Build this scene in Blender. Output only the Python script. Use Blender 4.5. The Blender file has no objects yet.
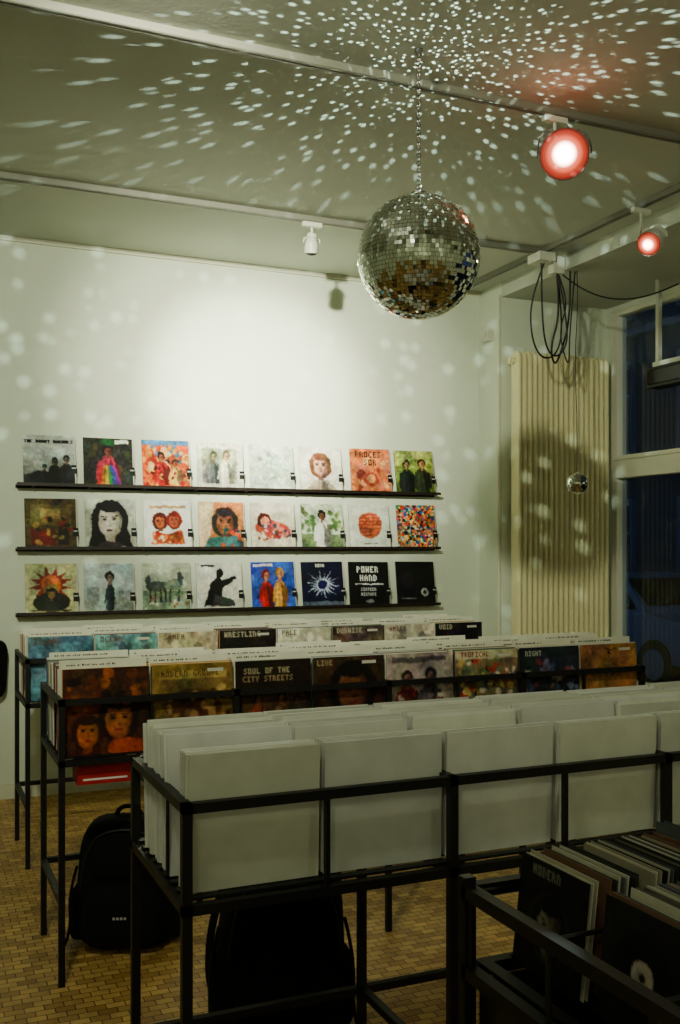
import bpy, bmesh, math, random
import numpy as np
from mathutils import Vector, Matrix, Euler
random.seed(7); np.random.seed(7)
S = bpy.context.scene
COL = S.collection
H = 1.57          # eye height
CEIL = 3.51
BAYZ = 3.40
WY = 6.53         # record wall plane
# ------------------------------------------------------------------ materials
def lin(c):
    return tuple(((v/12.92) if v <= 0.04045 else ((v+0.055)/1.055)**2.4) for v in c[:3])
def mat(name, col, rough=0.6, metal=0.0, noise=0.0, nscale=6.0, bump=0.0, bscale=60.0, spec=None):
    m = bpy.data.materials.new(name); m.use_nodes = True
    nt = m.node_tree; b = nt.nodes['Principled BSDF']
    c = lin(col)
    b.inputs['Roughness'].default_value = rough
    b.inputs['Metallic'].default_value = metal
    if spec is not None: b.inputs['Specular IOR Level'].default_value = spec
    tc = nt.nodes.new('ShaderNodeTexCoord')
    n = nt.nodes.new('ShaderNodeTexNoise'); n.inputs['Scale'].default_value = nscale
    n.inputs['Detail'].default_value = 4
    nt.links.new(tc.outputs['Object'], n.inputs['Vector'])
    r = nt.nodes.new('ShaderNodeValToRGB')
    r.color_ramp.elements[0].position = 0.3; r.color_ramp.elements[1].position = 0.7
    r.color_ramp.elements[0].color = tuple(v*(1-noise) for v in c)+(1,)
    r.color_ramp.elements[1].color = tuple(min(1, v*(1+noise)) for v in c)+(1,)
    nt.links.new(n.outputs['Fac'], r.inputs['Fac'])
    nt.links.new(r.outputs['Color'], b.inputs['Base Color'])
    if bump > 0:
        n2 = nt.nodes.new('ShaderNodeTexNoise'); n2.inputs['Scale'].default_value = bscale
        nt.links.new(tc.outputs['Object'], n2.inputs['Vector'])
        bp = nt.nodes.new('ShaderNodeBump'); bp.inputs['Strength'].default_value = bump
        bp.inputs['Distance'].default_value = 0.01
        nt.links.new(n2.outputs['Fac'], bp.inputs['Height'])
        nt.links.new(bp.outputs['Normal'], b.inputs['Normal'])
    return m
M_WALL = mat('painted_plaster', (0.83, 0.86, 0.78), 0.8, noise=0.05, nscale=1.5, bump=0.15, bscale=90)
M_CEIL = mat('ceiling_plaster', (0.72, 0.74, 0.68), 0.85, noise=0.05, nscale=1.2, bump=0.1, bscale=60)
M_TRIM = mat('white_trim_paint', (0.84, 0.84, 0.75), 0.5, noise=0.03)
M_BLACK = mat('black_steel', (0.055, 0.05, 0.05), 0.5, metal=0.2, noise=0.2)
M_SHELF = mat('dark_brown_steel', (0.13, 0.085, 0.06), 0.45, metal=0.2, noise=0.2)
M_BLKP = mat('black_plastic', (0.04, 0.04, 0.04), 0.5, noise=0.1)
M_FAB = mat('black_nylon', (0.035, 0.035, 0.035), 0.9, noise=0.25, nscale=40, bump=0.4, bscale=250, spec=.2)
M_WHITE = mat('white_lacquer', (0.80, 0.80, 0.74), 0.4, noise=0.02)
M_GREY = mat('grey_lamp_housing', (0.36, 0.30, 0.28), 0.5, noise=0.03)
M_RAD = mat('radiator_enamel', (0.90, 0.87, 0.68), 0.45, noise=0.03)
M_TRACK = mat('track_grey', (0.46, 0.46, 0.41), 0.5, noise=0.04)
M_MIRROR = mat('mirror_tile', (0.90, 0.91, 0.88), 0.04, metal=1.0)
M_CORE = mat('ball_core', (0.10, 0.09, 0.08), 0.6)
M_CHROME = mat('chain_steel', (0.6, 0.6, 0.6), 0.25, metal=1.0)
M_LOGO = mat('grey_print', (0.7, 0.7, 0.7), 0.6)
M_ROAD = mat('asphalt', (0.22, 0.24, 0.28), 0.8, noise=0.2, nscale=3)
M_FAC = mat('facade_render', (0.42, 0.46, 0.52), 0.9, noise=0.1, nscale=0.6)
M_FACT = mat('facade_trim', (0.66, 0.70, 0.76), 0.8, noise=0.05)
M_FACD = mat('facade_glass', (0.05, 0.07, 0.12), 0.15)
M_CAR = mat('car_paint', (0.66, 0.72, 0.80), 0.25, metal=0.3)
M_CARG = mat('car_glass', (0.03, 0.04, 0.06), 0.1)
M_TYRE = mat('tyre_rubber', (0.03, 0.03, 0.03), 0.8)

def attr_mat(name, rough, spec):
    m = bpy.data.materials.new(name); m.use_nodes = True
    nt = m.node_tree; b = nt.nodes['Principled BSDF']
    a = nt.nodes.new('ShaderNodeAttribute'); a.attribute_name = 'Col'
    tc = nt.nodes.new('ShaderNodeTexCoord')
    n = nt.nodes.new('ShaderNodeTexNoise'); n.inputs['Scale'].default_value = 14; n.inputs['Detail'].default_value = 5
    nt.links.new(tc.outputs['Object'], n.inputs['Vector'])
    mr = nt.nodes.new('ShaderNodeMapRange'); mr.inputs['From Min'].default_value=.3; mr.inputs['From Max'].default_value=.7
    mr.inputs['To Min'].default_value=.88; mr.inputs['To Max'].default_value=1.03
    nt.links.new(n.outputs['Fac'], mr.inputs['Value'])
    v = nt.nodes.new('ShaderNodeVectorMath'); v.operation='SCALE'
    nt.links.new(a.outputs['Color'], v.inputs[0]); nt.links.new(mr.outputs[0], v.inputs['Scale'])
    nt.links.new(v.outputs[0], b.inputs['Base Color'])
    b.inputs['Roughness'].default_value = rough
    b.inputs['Specular IOR Level'].default_value = spec
    return m
M_CARD = attr_mat('printed_card', 0.6, 0.25)

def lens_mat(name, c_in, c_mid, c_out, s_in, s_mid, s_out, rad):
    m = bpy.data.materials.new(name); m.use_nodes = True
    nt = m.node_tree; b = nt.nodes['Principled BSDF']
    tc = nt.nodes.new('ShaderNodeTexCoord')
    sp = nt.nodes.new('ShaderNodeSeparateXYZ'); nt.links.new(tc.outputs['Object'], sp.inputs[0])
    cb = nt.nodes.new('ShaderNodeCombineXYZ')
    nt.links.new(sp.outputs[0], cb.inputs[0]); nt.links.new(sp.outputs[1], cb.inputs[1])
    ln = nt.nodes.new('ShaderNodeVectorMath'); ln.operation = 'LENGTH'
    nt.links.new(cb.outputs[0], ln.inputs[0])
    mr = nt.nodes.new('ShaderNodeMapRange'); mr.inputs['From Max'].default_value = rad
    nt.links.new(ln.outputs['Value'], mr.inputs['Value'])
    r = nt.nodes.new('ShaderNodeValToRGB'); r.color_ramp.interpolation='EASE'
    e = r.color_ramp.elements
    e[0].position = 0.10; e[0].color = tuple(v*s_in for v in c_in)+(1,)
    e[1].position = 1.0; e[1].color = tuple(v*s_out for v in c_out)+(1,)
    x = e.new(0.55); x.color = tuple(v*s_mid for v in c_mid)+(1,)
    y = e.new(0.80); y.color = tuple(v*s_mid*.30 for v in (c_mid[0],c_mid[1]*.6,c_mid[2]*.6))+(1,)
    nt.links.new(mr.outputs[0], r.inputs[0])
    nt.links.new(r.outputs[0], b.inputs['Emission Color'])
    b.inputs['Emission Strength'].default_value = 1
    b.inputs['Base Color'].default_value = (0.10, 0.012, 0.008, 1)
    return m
# ------------------------------------------------------------------ builder
class B:
    def __init__(s): s.v=[]; s.f=[]; s.c=[]; s.m=[]
    def add(s, vs, fs, col=(1,1,1), M=None, mi=0):
        o=len(s.v)
        for p in vs:
            p=Vector(p)
            s.v.append(tuple(M@p) if M is not None else tuple(p))
        s.c += [lin(col)]*len(vs)
        for f in fs: s.f.append(tuple(i+o for i in f)); s.m.append(mi)
    def box(s, lo, hi, col=(1,1,1), M=None, mi=0):
        x0,y0,z0=lo; x1,y1,z1=hi
        s.add([(x0,y0,z0),(x1,y0,z0),(x1,y1,z0),(x0,y1,z0),(x0,y0,z1),(x1,y0,z1),(x1,y1,z1),(x0,y1,z1)],
              [(0,3,2,1),(4,5,6,7),(0,1,5,4),(1,2,6,5),(2,3,7,6),(3,0,4,7)], col, M, mi)
    def cyl(s, a, b, r, n=10, col=(1,1,1), M=None, mi=0, r2=None):
        a=Vector(a); b=Vector(b); d=(b-a).normalized()
        up=Vector((0,0,1)) if abs(d.z)<0.9 else Vector((1,0,0))
        u=d.cross(up).normalized(); w=d.cross(u)
        r2=r if r2 is None else r2
        vs=[]
        for (p,rr) in ((a,r),(b,r2)):
            for i in range(n):
                t=2*math.pi*i/n; vs.append(p+u*math.cos(t)*rr+w*math.sin(t)*rr)
        fs=[(i,(i+1)%n,n+(i+1)%n,n+i) for i in range(n)]
        fs+= [tuple(range(n))[::-1], tuple(range(n,2*n))]
        s.add(vs,fs,col,M,mi)
    def torus(s, c, R, r, M, n=12, k=6, sx=1.0, mi=0):
        vs=[];fs=[]
        for i in range(n):
            t=2*math.pi*i/n
            for j in range(k):
                p=2*math.pi*j/k
                vs.append(((R+r*math.cos(p))*math.cos(t)*sx, r*math.sin(p), (R+r*math.cos(p))*math.sin(t)))
        for i in range(n):
            for j in range(k):
                fs.append((i*k+j, ((i+1)%n)*k+j, ((i+1)%n)*k+(j+1)%k, i*k+(j+1)%k))
        s.add(vs,fs,(1,1,1),Matrix.Translation(c)@M,mi)
    def art(s, img, w, h, M, mi=0):
        """flat printed face; img[row0=top]; plane x in[0,w], z in[0,h], at y=0 facing -y"""
        n=img.shape[0]; o=len(s.v)
        for r in range(n):
            for c in range(n):
                p=Vector((w*c/(n-1),0,h*(1-r/(n-1))))
                s.v.append(tuple(M@p)); s.c.append(lin(img[r,c]))
        for r in range(n-1):
            for c in range(n-1):
                a=o+r*n+c
                s.f.append((a,a+n,a+n+1,a+1)); s.m.append(mi)
    def obj(s, name, mats, parent=None, smooth=False, bevel=0):
        me=bpy.data.meshes.new(name); me.from_pydata(s.v,[],s.f); me.update()
        for m in mats: me.materials.append(m)
        me.polygons.foreach_set('material_index', s.m)
        if smooth: me.polygons.foreach_set('use_smooth',[True]*len(s.f))
        ca=me.color_attributes.new('Col','FLOAT_COLOR','POINT')
        arr=np.ones((len(s.v),4),dtype=np.float32); arr[:,:3]=np.array(s.c,dtype=np.float32)
        ca.data.foreach_set('color',arr.ravel())
        o=bpy.data.objects.new(name,me); COL.objects.link(o)
        if parent: o.parent=parent
        if bevel:
            b=o.modifiers.new('bevel','BEVEL'); b.width=bevel; b.segments=2; b.limit_method='ANGLE'
        return o
def empty(name, loc=(0,0,0)):
    e=bpy.data.objects.new(name,None); COL.objects.link(e); e.location=loc; e.empty_display_size=0.1
    return e
def boxobj(name, lo, hi, m, parent=None, bevel=0):
    b=B(); b.box(lo,hi); return b.obj(name,[m],parent,bevel=bevel)
def curve(name, pts, r, m, parent=None):
    cu=bpy.data.curves.new(name,'CURVE'); cu.dimensions='3D'; cu.bevel_depth=r; cu.bevel_resolution=2
    sp=cu.splines.new('NURBS'); sp.points.add(len(pts)-1)
    for i,p in enumerate(pts): sp.points[i].co=(*p,1)
    sp.use_endpoint_u=True; sp.order_u=3
    cu.materials.append(m)
    o=bpy.data.objects.new(name,cu); COL.objects.link(o)
    if parent: o.parent=parent
    return o
# ------------------------------------------------------------------ room shell
X0,X1,Y0=-2.6,4.93,-2.6
fm=bpy.data.materials.new('mosaic_parquet'); fm.use_nodes=True
nt=fm.node_tree; bs=nt.nodes['Principled BSDF']
tc=nt.nodes.new('ShaderNodeTexCoord')
br=nt.nodes.new('ShaderNodeTexBrick')
br.inputs['Scale'].default_value=1.0
br.inputs['Brick Width'].default_value=0.065; br.inputs['Row Height'].default_value=0.038
br.inputs['Mortar Size'].default_value=0.0020; br.inputs['Bias'].default_value=0.0
br.inputs['Color1'].default_value=lin((0.80,0.65,0.39))+(1,)
br.inputs['Color2'].default_value=lin((0.60,0.45,0.24))+(1,)
br.inputs['Mortar'].default_value=lin((0.30,0.21,0.12))+(1,)
nt.links.new(tc.outputs['Object'],br.inputs['Vector'])
nz=nt.nodes.new('ShaderNodeTexNoise'); nz.inputs['Scale'].default_value=9; nz.inputs['Detail'].default_value=6
nt.links.new(tc.outputs['Object'],nz.inputs['Vector'])
mx=nt.nodes.new('ShaderNodeMix'); mx.data_type='RGBA'; mx.blend_type='MULTIPLY'; mx.inputs[0].default_value=0.7
nt.links.new(br.outputs['Color'],mx.inputs[6]); nt.links.new(nz.outputs['Fac'],mx.inputs[7])
hs=nt.nodes.new('ShaderNodeHueSaturation'); hs.inputs['Value'].default_value=1.55; hs.inputs['Saturation'].default_value=1.05
nt.links.new(mx.outputs[2],hs.inputs['Color'])
nt.links.new(hs.outputs['Color'],bs.inputs['Base Color']); bs.inputs['Roughness'].default_value=0.5
boxobj('floor',(X0,Y0,-0.1),(X1+0.15,WY,0),fm)
boxobj('ceiling',(X0,Y0,CEIL),(X1+0.15,WY,CEIL+0.12),M_CEIL)
boxobj('wall_back',(X0-0.1,WY,-0.1),(X1+0.15,WY+0.15,CEIL+0.12),M_WALL)
boxobj('wall_left',(X0-0.1,Y0,-0.1),(X0,WY,CEIL+0.12),M_WALL)
boxobj('wall_front',(X0-0.1,Y0-0.1,-0.1),(X1+0.15,Y0,CEIL+0.12),M_WALL)
boxobj('wall_radiator',(3.98,6.22,0),(X1+0.15,WY,CEIL),M_WALL)
boxobj('ceiling_bay',(3.98,Y0,BAYZ),(X1+0.15,6.22,CEIL),M_CEIL)
b=B()
WZ0,WZ1=0.50,3.36
wins=[(6.17,4.05),(3.6,1.4)]
b.box((X1,Y0,0),(X1+0.15,6.22,WZ0)); b.box((X1,Y0,WZ1),(X1+0.15,6.22,BAYZ))
b.box((X1,6.17,WZ0),(X1+0.15,6.22,WZ1)); b.box((X1,3.6,WZ0),(X1+0.15,4.05,WZ1)); b.box((X1,Y0,WZ0),(X1+0.15,1.4,WZ1))
b.obj('wall_right',[M_WALL])
gm=bpy.data.materials.new('window_glass'); gm.use_nodes=True
nt=gm.node_tree; nt.nodes.clear()
o_=nt.nodes.new('ShaderNodeOutputMaterial'); t_=nt.nodes.new('ShaderNodeBsdfTransparent'); g_=nt.nodes.new('ShaderNodeBsdfGlossy')
g_.inputs['Roughness'].default_value=0.02; f_=nt.nodes.new('ShaderNodeFresnel'); f_.inputs[0].default_value=1.25
t_.inputs[0].default_value=(0.85,0.9,0.95,1)
x_=nt.nodes.new('ShaderNodeMixShader'); nt.links.new(f_.outputs[0],x_.inputs[0]); nt.links.new(t_.outputs[0],x_.inputs[1]); nt.links.new(g_.outputs[0],x_.inputs[2]); nt.links.new(x_.outputs[0],o_.inputs[0])
for i,(ya,yb) in enumerate(wins):
    e=empty('window_%d'%(i+1))
    b=B(); fw=0.07
    xa,xb=X1+0.0,X1+0.09
    b.box((xa,yb,WZ0),(xb,yb+fw,WZ1)); b.box((xa,ya-fw,WZ0),(xb,ya,WZ1))
    b.box((xa,yb+fw,WZ0),(xb,ya-fw,WZ0+fw)); b.box((xa,yb+fw,WZ1-0.04),(xb,ya-fw,WZ1))
    b.box((xa-0.015,yb+fw,2.09),(xb,ya-fw,2.26))
    b.box((xa-0.03,yb+fw,2.225),(xa-0.015,ya-fw,2.25))
    ym=(ya+yb)/2
    b.box((xa+0.01,ym-0.03,WZ0+fw),(xb,ym+0.03,2.09)); b.box((xa+0.01,ym-0.03,2.26),(xb,ym+0.03,WZ1-0.04))
    b.box((xa-0.08,yb-0.03,WZ0-0.03),(xa,ya,WZ0))
    b.obj('frame',[M_TRIM],e,bevel=0.004)
    boxobj('glass',(X1+0.05,yb+fw,WZ0+fw),(X1+0.056,ya-fw,WZ1-0.04),gm,e)
boxobj('baseboard_back',(X0,WY-0.018,0),(3.98,WY,0.09),M_TRIM)
boxobj('baseboard_radiator',(3.98,6.202,0),(X1,6.22,0.09),M_TRIM)
boxobj('trim_1',(X0,WY-0.02,CEIL-0.03),(3.98,WY,CEIL),M_TRIM)
b=B(); b.cyl((3.965,6.235,0.09),(3.965,6.235,BAYZ+0.02),0.011,8); b.obj('conduit_pipe',[M_TRIM])
b=B(); b.box((3.93,6.33,3.10),(3.98,6.42,3.22)); b.box((3.92,6.35,3.13),(3.93,6.40,3.17)); b.obj('alarm_sensor',[M_WHITE],bevel=0.006)

# ------------------------------------------------------------------ art painter
FONT={'A':'010101111101101','B':'110101110101110','C':'011100100100011','D':'110101101101110','E':'111100110100111','F':'111100110100100','G':'011100101101011','H':'101101111101101','I':'111010010010111','J':'001001001101010','K':'101101110101101','L':'100100100100111','M':'101111111101101','N':'110101101101101','O':'111101101101111','P':'110101110100100','R':'110101110101101','S':'011100010001110','T':'111010010010010','U':'101101101101111','V':'101101101101010','W':'101101111111101','X':'101101010101101','Y':'101101010010010','Z':'111001010100111',' ':'0'*15}
def smooth_noise(n,k):
    m=np.random.rand(k+1,k+1)-.5
    g=np.linspace(0,k-1e-6,n); i=g.astype(int); f=g-i; f=f*f*(3-2*f)
    a=m[i][:,i]; b_=m[i][:,i+1]; c=m[i+1][:,i]; d=m[i+1][:,i+1]
    fx=f[None,:]; fy=f[:,None]
    return (a*(1-fx)+b_*fx)*(1-fy)+(c*(1-fx)+d*fx)*fy
class Art:
    def __init__(s,bg,n=72):
        s.n=n; s.a=np.zeros((n,n,3)); s.a[:]=bg; s.T=[]
        g=np.linspace(0,1,n); s.X,s.Y=np.meshgrid(g,g)
    def grad(s,c0,c1):
        t=s.Y[...,None]; s.a=np.array(c0)*(1-t)+np.array(c1)*t; return s
    def rect(s,x0,y0,x1,y1,c): s.a[(s.X>=x0)&(s.X<=x1)&(s.Y>=y0)&(s.Y<=y1)]=c; return s
    def ell(s,cx,cy,rx,ry,c,rot=0,al=1.0):
        dx,dy=s.X-cx,s.Y-cy; q=math.cos(rot)*dx+math.sin(rot)*dy; w=-math.sin(rot)*dx+math.cos(rot)*dy
        m=(q/rx)**2+(w/ry)**2<1
        s.a[m]=s.a[m]*(1-al)+np.array(c)*al; return s
    def poly(s,pts,c):
        ins=np.zeros(s.X.shape,bool); j=len(pts)-1
        for i in range(len(pts)):
            xi,yi=pts[i]; xj,yj=pts[j]
            if yi!=yj:
                k=((yi>s.Y)!=(yj>s.Y))&(s.X<(xj-xi)*(s.Y-yi)/(yj-yi)+xi); ins^=k
            j=i
        s.a[ins]=c; return s
    def noise(s,amt,k=1):
        m=int(math.ceil(s.n/k)); r=np.random.rand(m,m,1)-0.5; r=np.kron(r,np.ones((k,k,1)))[:s.n,:s.n]
        s.a=np.clip(s.a+r*amt,0,1); return s
    def patch(s,cols,k):
        m=int(math.ceil(s.n/k)); idx=np.random.randint(0,len(cols),(m,m)); idx=np.kron(idx,np.ones((k,k),int))[:s.n,:s.n]
        s.a=np.array(cols)[idx].astype(float); return s
    def blobs(s,cols,cnt,x0,y0,x1,y1,r=0.08):
        for i in range(cnt):
            s.ell(random.uniform(x0,x1),random.uniform(y0,y1),random.uniform(.4,1)*r,random.uniform(.4,1)*r,random.choice(cols),random.random()*3)
        return s
    def text(s,t,x,y,c,px=1):
        s.T.append((t,x,y,c,px)); return s
    def _text(s,t,x,y,c,px=1):
        cx=int(x*s.n); cy=int(y*s.n)
        for ch in t:
            g=FONT.get(ch,FONT[' '])
            for i,v in enumerate(g):
                if v=='1':
                    rr=cy+(i//3)*px; cc=cx+(i%3)*px
                    s.a[max(0,rr):rr+px,max(0,cc):cc+px]=c
            cx+=4*px
    def soften(s,amt=.3,grain=.05,warp=1.15):
        n=s.n; I,J=np.mgrid[0:n,0:n].astype(float)
        I+=smooth_noise(n,9)*warp*2+smooth_noise(n,22)*warp; J+=smooth_noise(n,9)*warp*2+smooth_noise(n,22)*warp
        s.a=s.a[np.clip(np.rint(I),0,n-1).astype(int),np.clip(np.rint(J),0,n-1).astype(int)]
        for _ in range(2):
            p=np.pad(s.a,((1,1),(1,1),(0,0)),'edge')
            bl=(p[:-2,1:-1]+p[2:,1:-1]+p[1:-1,:-2]+p[1:-1,2:]+p[1:-1,1:-1])/5
            s.a=s.a*(1-amt)+bl*amt
        sh=(smooth_noise(n,3)*.4+smooth_noise(n,7)*.38+smooth_noise(n,18)*.36+smooth_noise(n,32)*.22)[...,None]
        hue=np.stack([smooth_noise(n,5),smooth_noise(n,5),smooth_noise(n,5)],-1)*.07
        g=s.a.mean(axis=2,keepdims=True)
        a=g+(s.a-g)*1.10; a=(a-.5)*1.08+.475
        k=1-np.clip((g-.55)*2.0,0,.85)
        s.a=a*(1+sh*k)+hue*k
        for t in s.T: s._text(*t)
        s.a=np.clip(s.a+(np.random.rand(n,n,1)-.5)*grain,0.01,.97); return s
    def person(s,cx,top,h,skin,cloth,hair,w=None):
        w=w or h*0.22
        lo=tuple(v*.55 for v in cloth); hi=tuple(min(1,v*1.15+.03) for v in cloth)
        s.ell(cx,top+h*0.66,w*1.0,h*0.40,cloth); s.rect(cx-w,top+h*0.66,cx+w,min(1,top+h),cloth)
        s.poly([(cx+w*.1,top+h*.3),(cx+w,top+h*.6),(cx+w,top+h),(cx+w*.3,top+h)],lo)
        s.poly([(cx-w*.7,top+h*.4),(cx-w*.4,top+h*.4),(cx-w*.5,top+h),(cx-w*.75,top+h)],hi)
        s.rect(cx-h*.04,top+h*.2,cx+h*.04,top+h*.34,tuple(v*.8 for v in skin))
        s.ell(cx,top+h*0.13,h*0.115,h*0.14,hair); s.ell(cx+h*.01,top+h*0.17,h*0.075,h*0.105,skin)
        s.ell(cx+h*.04,top+h*.18,h*.04,h*.09,tuple(v*.7 for v in skin))
        s.rect(cx-h*.05,top+h*.15,cx+h*.06,top+h*.165,tuple(v*.4 for v in skin))
        s.ell(cx-w*1.0,top+h*.62,w*.22,h*.24,cloth,.15); s.ell(cx+w*1.0,top+h*.62,w*.22,h*.24,lo,-.15); return s
    def face(s,cx,cy,r,skin,hair,lips=(0.6,0.2,0.2),dark=(0.1,0.08,0.07)):
        sh=tuple(v*.62 for v in skin); md=tuple(v*.82 for v in skin)
        s.ell(cx,cy,r*1.3,r*1.45,hair); s.ell(cx-r*.5,cy-r*.9,r*.5,r*.35,tuple(min(1,v*1.5+.04) for v in hair),.5)
        s.rect(cx-r*.35,cy+r*.8,cx+r*.35,cy+r*1.6,sh)
        s.ell(cx,cy+r*0.1,r*0.84,r*1.12,sh); s.ell(cx-r*.07,cy+r*0.09,r*0.76,r*1.08,md); s.ell(cx-r*.15,cy+r*0.06,r*0.62,r*.98,skin)
        s.ell(cx,cy-r*.98,r*.88,r*.42,hair)
        for d in (-1,1):
            s.ell(cx+d*r*0.34,cy-r*0.08,r*0.22,r*0.13,md)
            s.ell(cx+d*r*0.34,cy-r*0.08,r*0.15,r*0.075,dark); s.poly([(cx+d*r*.15,cy-r*.27),(cx+d*r*.55,cy-r*.33),(cx+d*r*.58,cy-r*.25),(cx+d*r*.15,cy-r*.2)],dark)
        s.poly([(cx,cy-r*.1),(cx+r*.12,cy+r*.33),(cx+r*.02,cy+r*.33)],md); s.ell(cx+r*.04,cy+r*0.35,r*0.13,r*0.07,sh); s.ell(cx,cy+r*0.66,r*0.24,r*0.09,lips); return s
W=(.93,.93,.9); K=(.04,.04,.05)
def arts_wall():
    L=[]
    a=Art(W).grad((.76,.78,.76),(.44,.46,.45)).noise(.05,2); a.text('THE DANDY WARHOLS',.04,.10,K,1).text('THE DANDY WARHOLS',.045,.11,K,1)
    a.rect(0,.8,1,1,(.2,.2,.2)).person(.62,.45,.55,(.3,.25,.22),(.05,.05,.05),K).person(.84,.4,.6,(.4,.35,.3),(.1,.1,.1),K).ell(.3,.85,.18,.12,(.12,.12,.12)).person(.4,.6,.4,(.4,.35,.3),(.15,.15,.15),K); L.append(a)
    a=Art((.15,.16,.13)).noise(.12,3).blobs([(.2,.22,.14),(.3,.28,.18)],14,0,0,1,1,.1); a.person(.5,.14,.88,(.45,.27,.2),(.66,.2,.28),(.08,.05,.05),.2)
    for i,c in enumerate([(.75,.2,.2),(.8,.5,.12),(.75,.7,.2),(.2,.5,.3),(.2,.3,.6),(.5,.2,.5)]): a.poly([(.36+i*.045,.55),(.40+i*.045,.55),(.32+i*.09,1),(.24+i*.09,1)],c)
    a.rect(.66,.03,.92,.1,W).ell(.5,.09,.16,.07,(.1,.35,.2)); L.append(a)
    a=Art((.84,.40,.16)).noise(.12,4).blobs([(.9,.6,.2),(.75,.2,.12),(.95,.75,.5)],22,0,.1,1,.9,.12); a.rect(0,0,1,.1,(.3,.5,.65)).blobs([(.4,.5,.6),(.15,.2,.35),(.9,.8,.6)],14,.1,.1,.9,.5,.07).person(.4,.26,.7,(.75,.45,.3),(.65,.12,.1),(.2,.08,.05)).person(.7,.4,.55,(.75,.45,.3),(.85,.7,.4),(.15,.08,.05)).blobs([(.9,.65,.3),(.6,.15,.1),(.3,.1,.1)],24,0,.6,1,1,.06); L.append(a)
    a=Art((.80,.80,.73)).noise(.05,2).rect(.12,.12,.88,.9,(.56,.58,.50)).blobs([(.50,.52,.45),(.62,.62,.52)],14,.15,.15,.85,.85,.1); a.person(.35,.2,.7,(.68,.58,.46),(.42,.44,.40),(.28,.26,.22)).person(.65,.16,.74,(.7,.6,.48),(.74,.74,.64),(.34,.30,.24)).rect(.0,.9,1,1,(.8,.8,.73)); L.append(a)
    a=Art((.76,.81,.75)).noise(.04,2).ell(.5,.5,.36,.3,(.68,.74,.68)).blobs([(.60,.67,.60),(.82,.85,.80),(.54,.6,.54)],30,.18,.22,.82,.78,.07); L.append(a)
    a=Art((.86,.85,.79)); a.face(.5,.42,.21,(.78,.62,.50),(.40,.28,.18),(.6,.3,.26)).poly([(.35,.76),(.65,.76),(.92,1),(.08,1)],(.66,.63,.55)).poly([(.5,.78),(.6,.76),(.7,1),(.5,1)],(.45,.42,.38)); L.append(a)
    a=Art((.82,.48,.30)).noise(.06,3).blobs([(.88,.66,.46),(.62,.28,.2),(.82,.50,.40),(.55,.25,.2)],22,.05,.3,.95,.95,.12); a.text('PROCES',.14,.08,K,2).text('SOR',.36,.26,K,2).ell(.5,.72,.2,.16,(.70,.3,.22)).ell(.5,.70,.11,.1,(.85,.6,.4)); L.append(a)
    a=Art((.55,.6,.3)).grad((.68,.70,.42),(.30,.38,.16)).noise(.1,3).blobs([(.4,.46,.2),(.66,.66,.36)],16,0,.2,1,.9,.09); a.person(.3,.22,.8,(.68,.53,.40),(.12,.16,.14),(.12,.09,.06)).person(.7,.18,.84,(.68,.53,.40),(.18,.2,.14),(.2,.12,.06)); L.append(a)
    a=Art((.30,.26,.14)).noise(.1,3).rect(.1,.12,.9,.55,(.40,.36,.20)).rect(.3,.2,.7,.42,(.56,.5,.30)).rect(.1,.62,.6,.95,(.36,.13,.08)).rect(.65,.5,.85,.95,(.18,.12,.07)).blobs([(.56,.46,.26),(.45,.14,.1),(.16,.13,.07)],22,.1,.4,.9,.9,.07); L.append(a)
    a=Art((.74,.75,.70)); a.ell(.5,.48,.36,.46,(.06,.06,.06)).poly([(.15,.55),(.85,.55),(.95,1),(.05,1)],(.06,.06,.06)).face(.5,.44,.29,(.80,.76,.70),(.06,.06,.06),(.32,.22,.22)).rect(.42,.78,.58,.86,(.6,.57,.52)).poly([(.3,.88),(.7,.88),(.8,1),(.2,1)],(.2,.2,.2)); L.append(a)
    a=Art(W); a.rect(.1,.10,.9,.16,(.75,.6,.4)); a.face(.35,.44,.13,(.70,.40,.24),(.32,.14,.08)).face(.65,.41,.13,(.68,.38,.23),(.48,.15,.08)).poly([(.15,.92),(.25,.66),(.5,.72),(.78,.62),(.88,.92)],(.74,.32,.16)).blobs([(.85,.55,.25),(.65,.18,.1),(.88,.8,.65)],18,.18,.68,.84,.9,.05); L.append(a)
    a=Art((.80,.52,.32)).noise(.08,3).poly([(0,0),(.35,0),(.2,1),(0,1)],(.86,.77,.63)).face(.58,.45,.23,(.64,.40,.28),(.20,.18,.18)).poly([(.2,.8),(.9,.72),(1,1),(.1,1)],(.27,.46,.46)).blobs([(.8,.3,.15),(.9,.7,.4),(.2,.3,.35)],16,.5,.6,1,1,.06); L.append(a)
    a=Art((.86,.82,.75)).noise(.08,1).ell(.5,.6,.42,.2,(.66,.30,.25),.2).ell(.3,.40,.16,.17,(.26,.12,.09)).ell(.33,.43,.1,.12,(.76,.52,.42)).ell(.7,.66,.2,.1,(.75,.5,.42),.6).blobs([(.84,.45,.36),(.55,.2,.18),(.28,.28,.33),(.85,.72,.66)],36,.15,.45,.9,.85,.05); L.append(a)
    a=Art((.76,.81,.71)).noise(.08,3).rect(0,.68,1,1,(.45,.52,.37)); a.blobs([(.36,.46,.28),(.56,.62,.45)],22,0,.1,.32,.68,.07).blobs([(.36,.46,.28),(.56,.62,.45)],18,.70,.2,1,.68,.07).person(.5,.14,.84,(.50,.35,.28),(.93,.93,.9),(.1,.08,.06),.17); L.append(a)
    a=Art((.86,.87,.82)); a.ell(.52,.48,.31,.31,(.72,.38,.26)).blobs([(.62,.29,.21),(.78,.46,.32)],20,.25,.25,.8,.75,.06)
    for i in range(7): a.rect(.2,.22+i*.08,.85,.245+i*.08,(.56,.26,.19))
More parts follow.
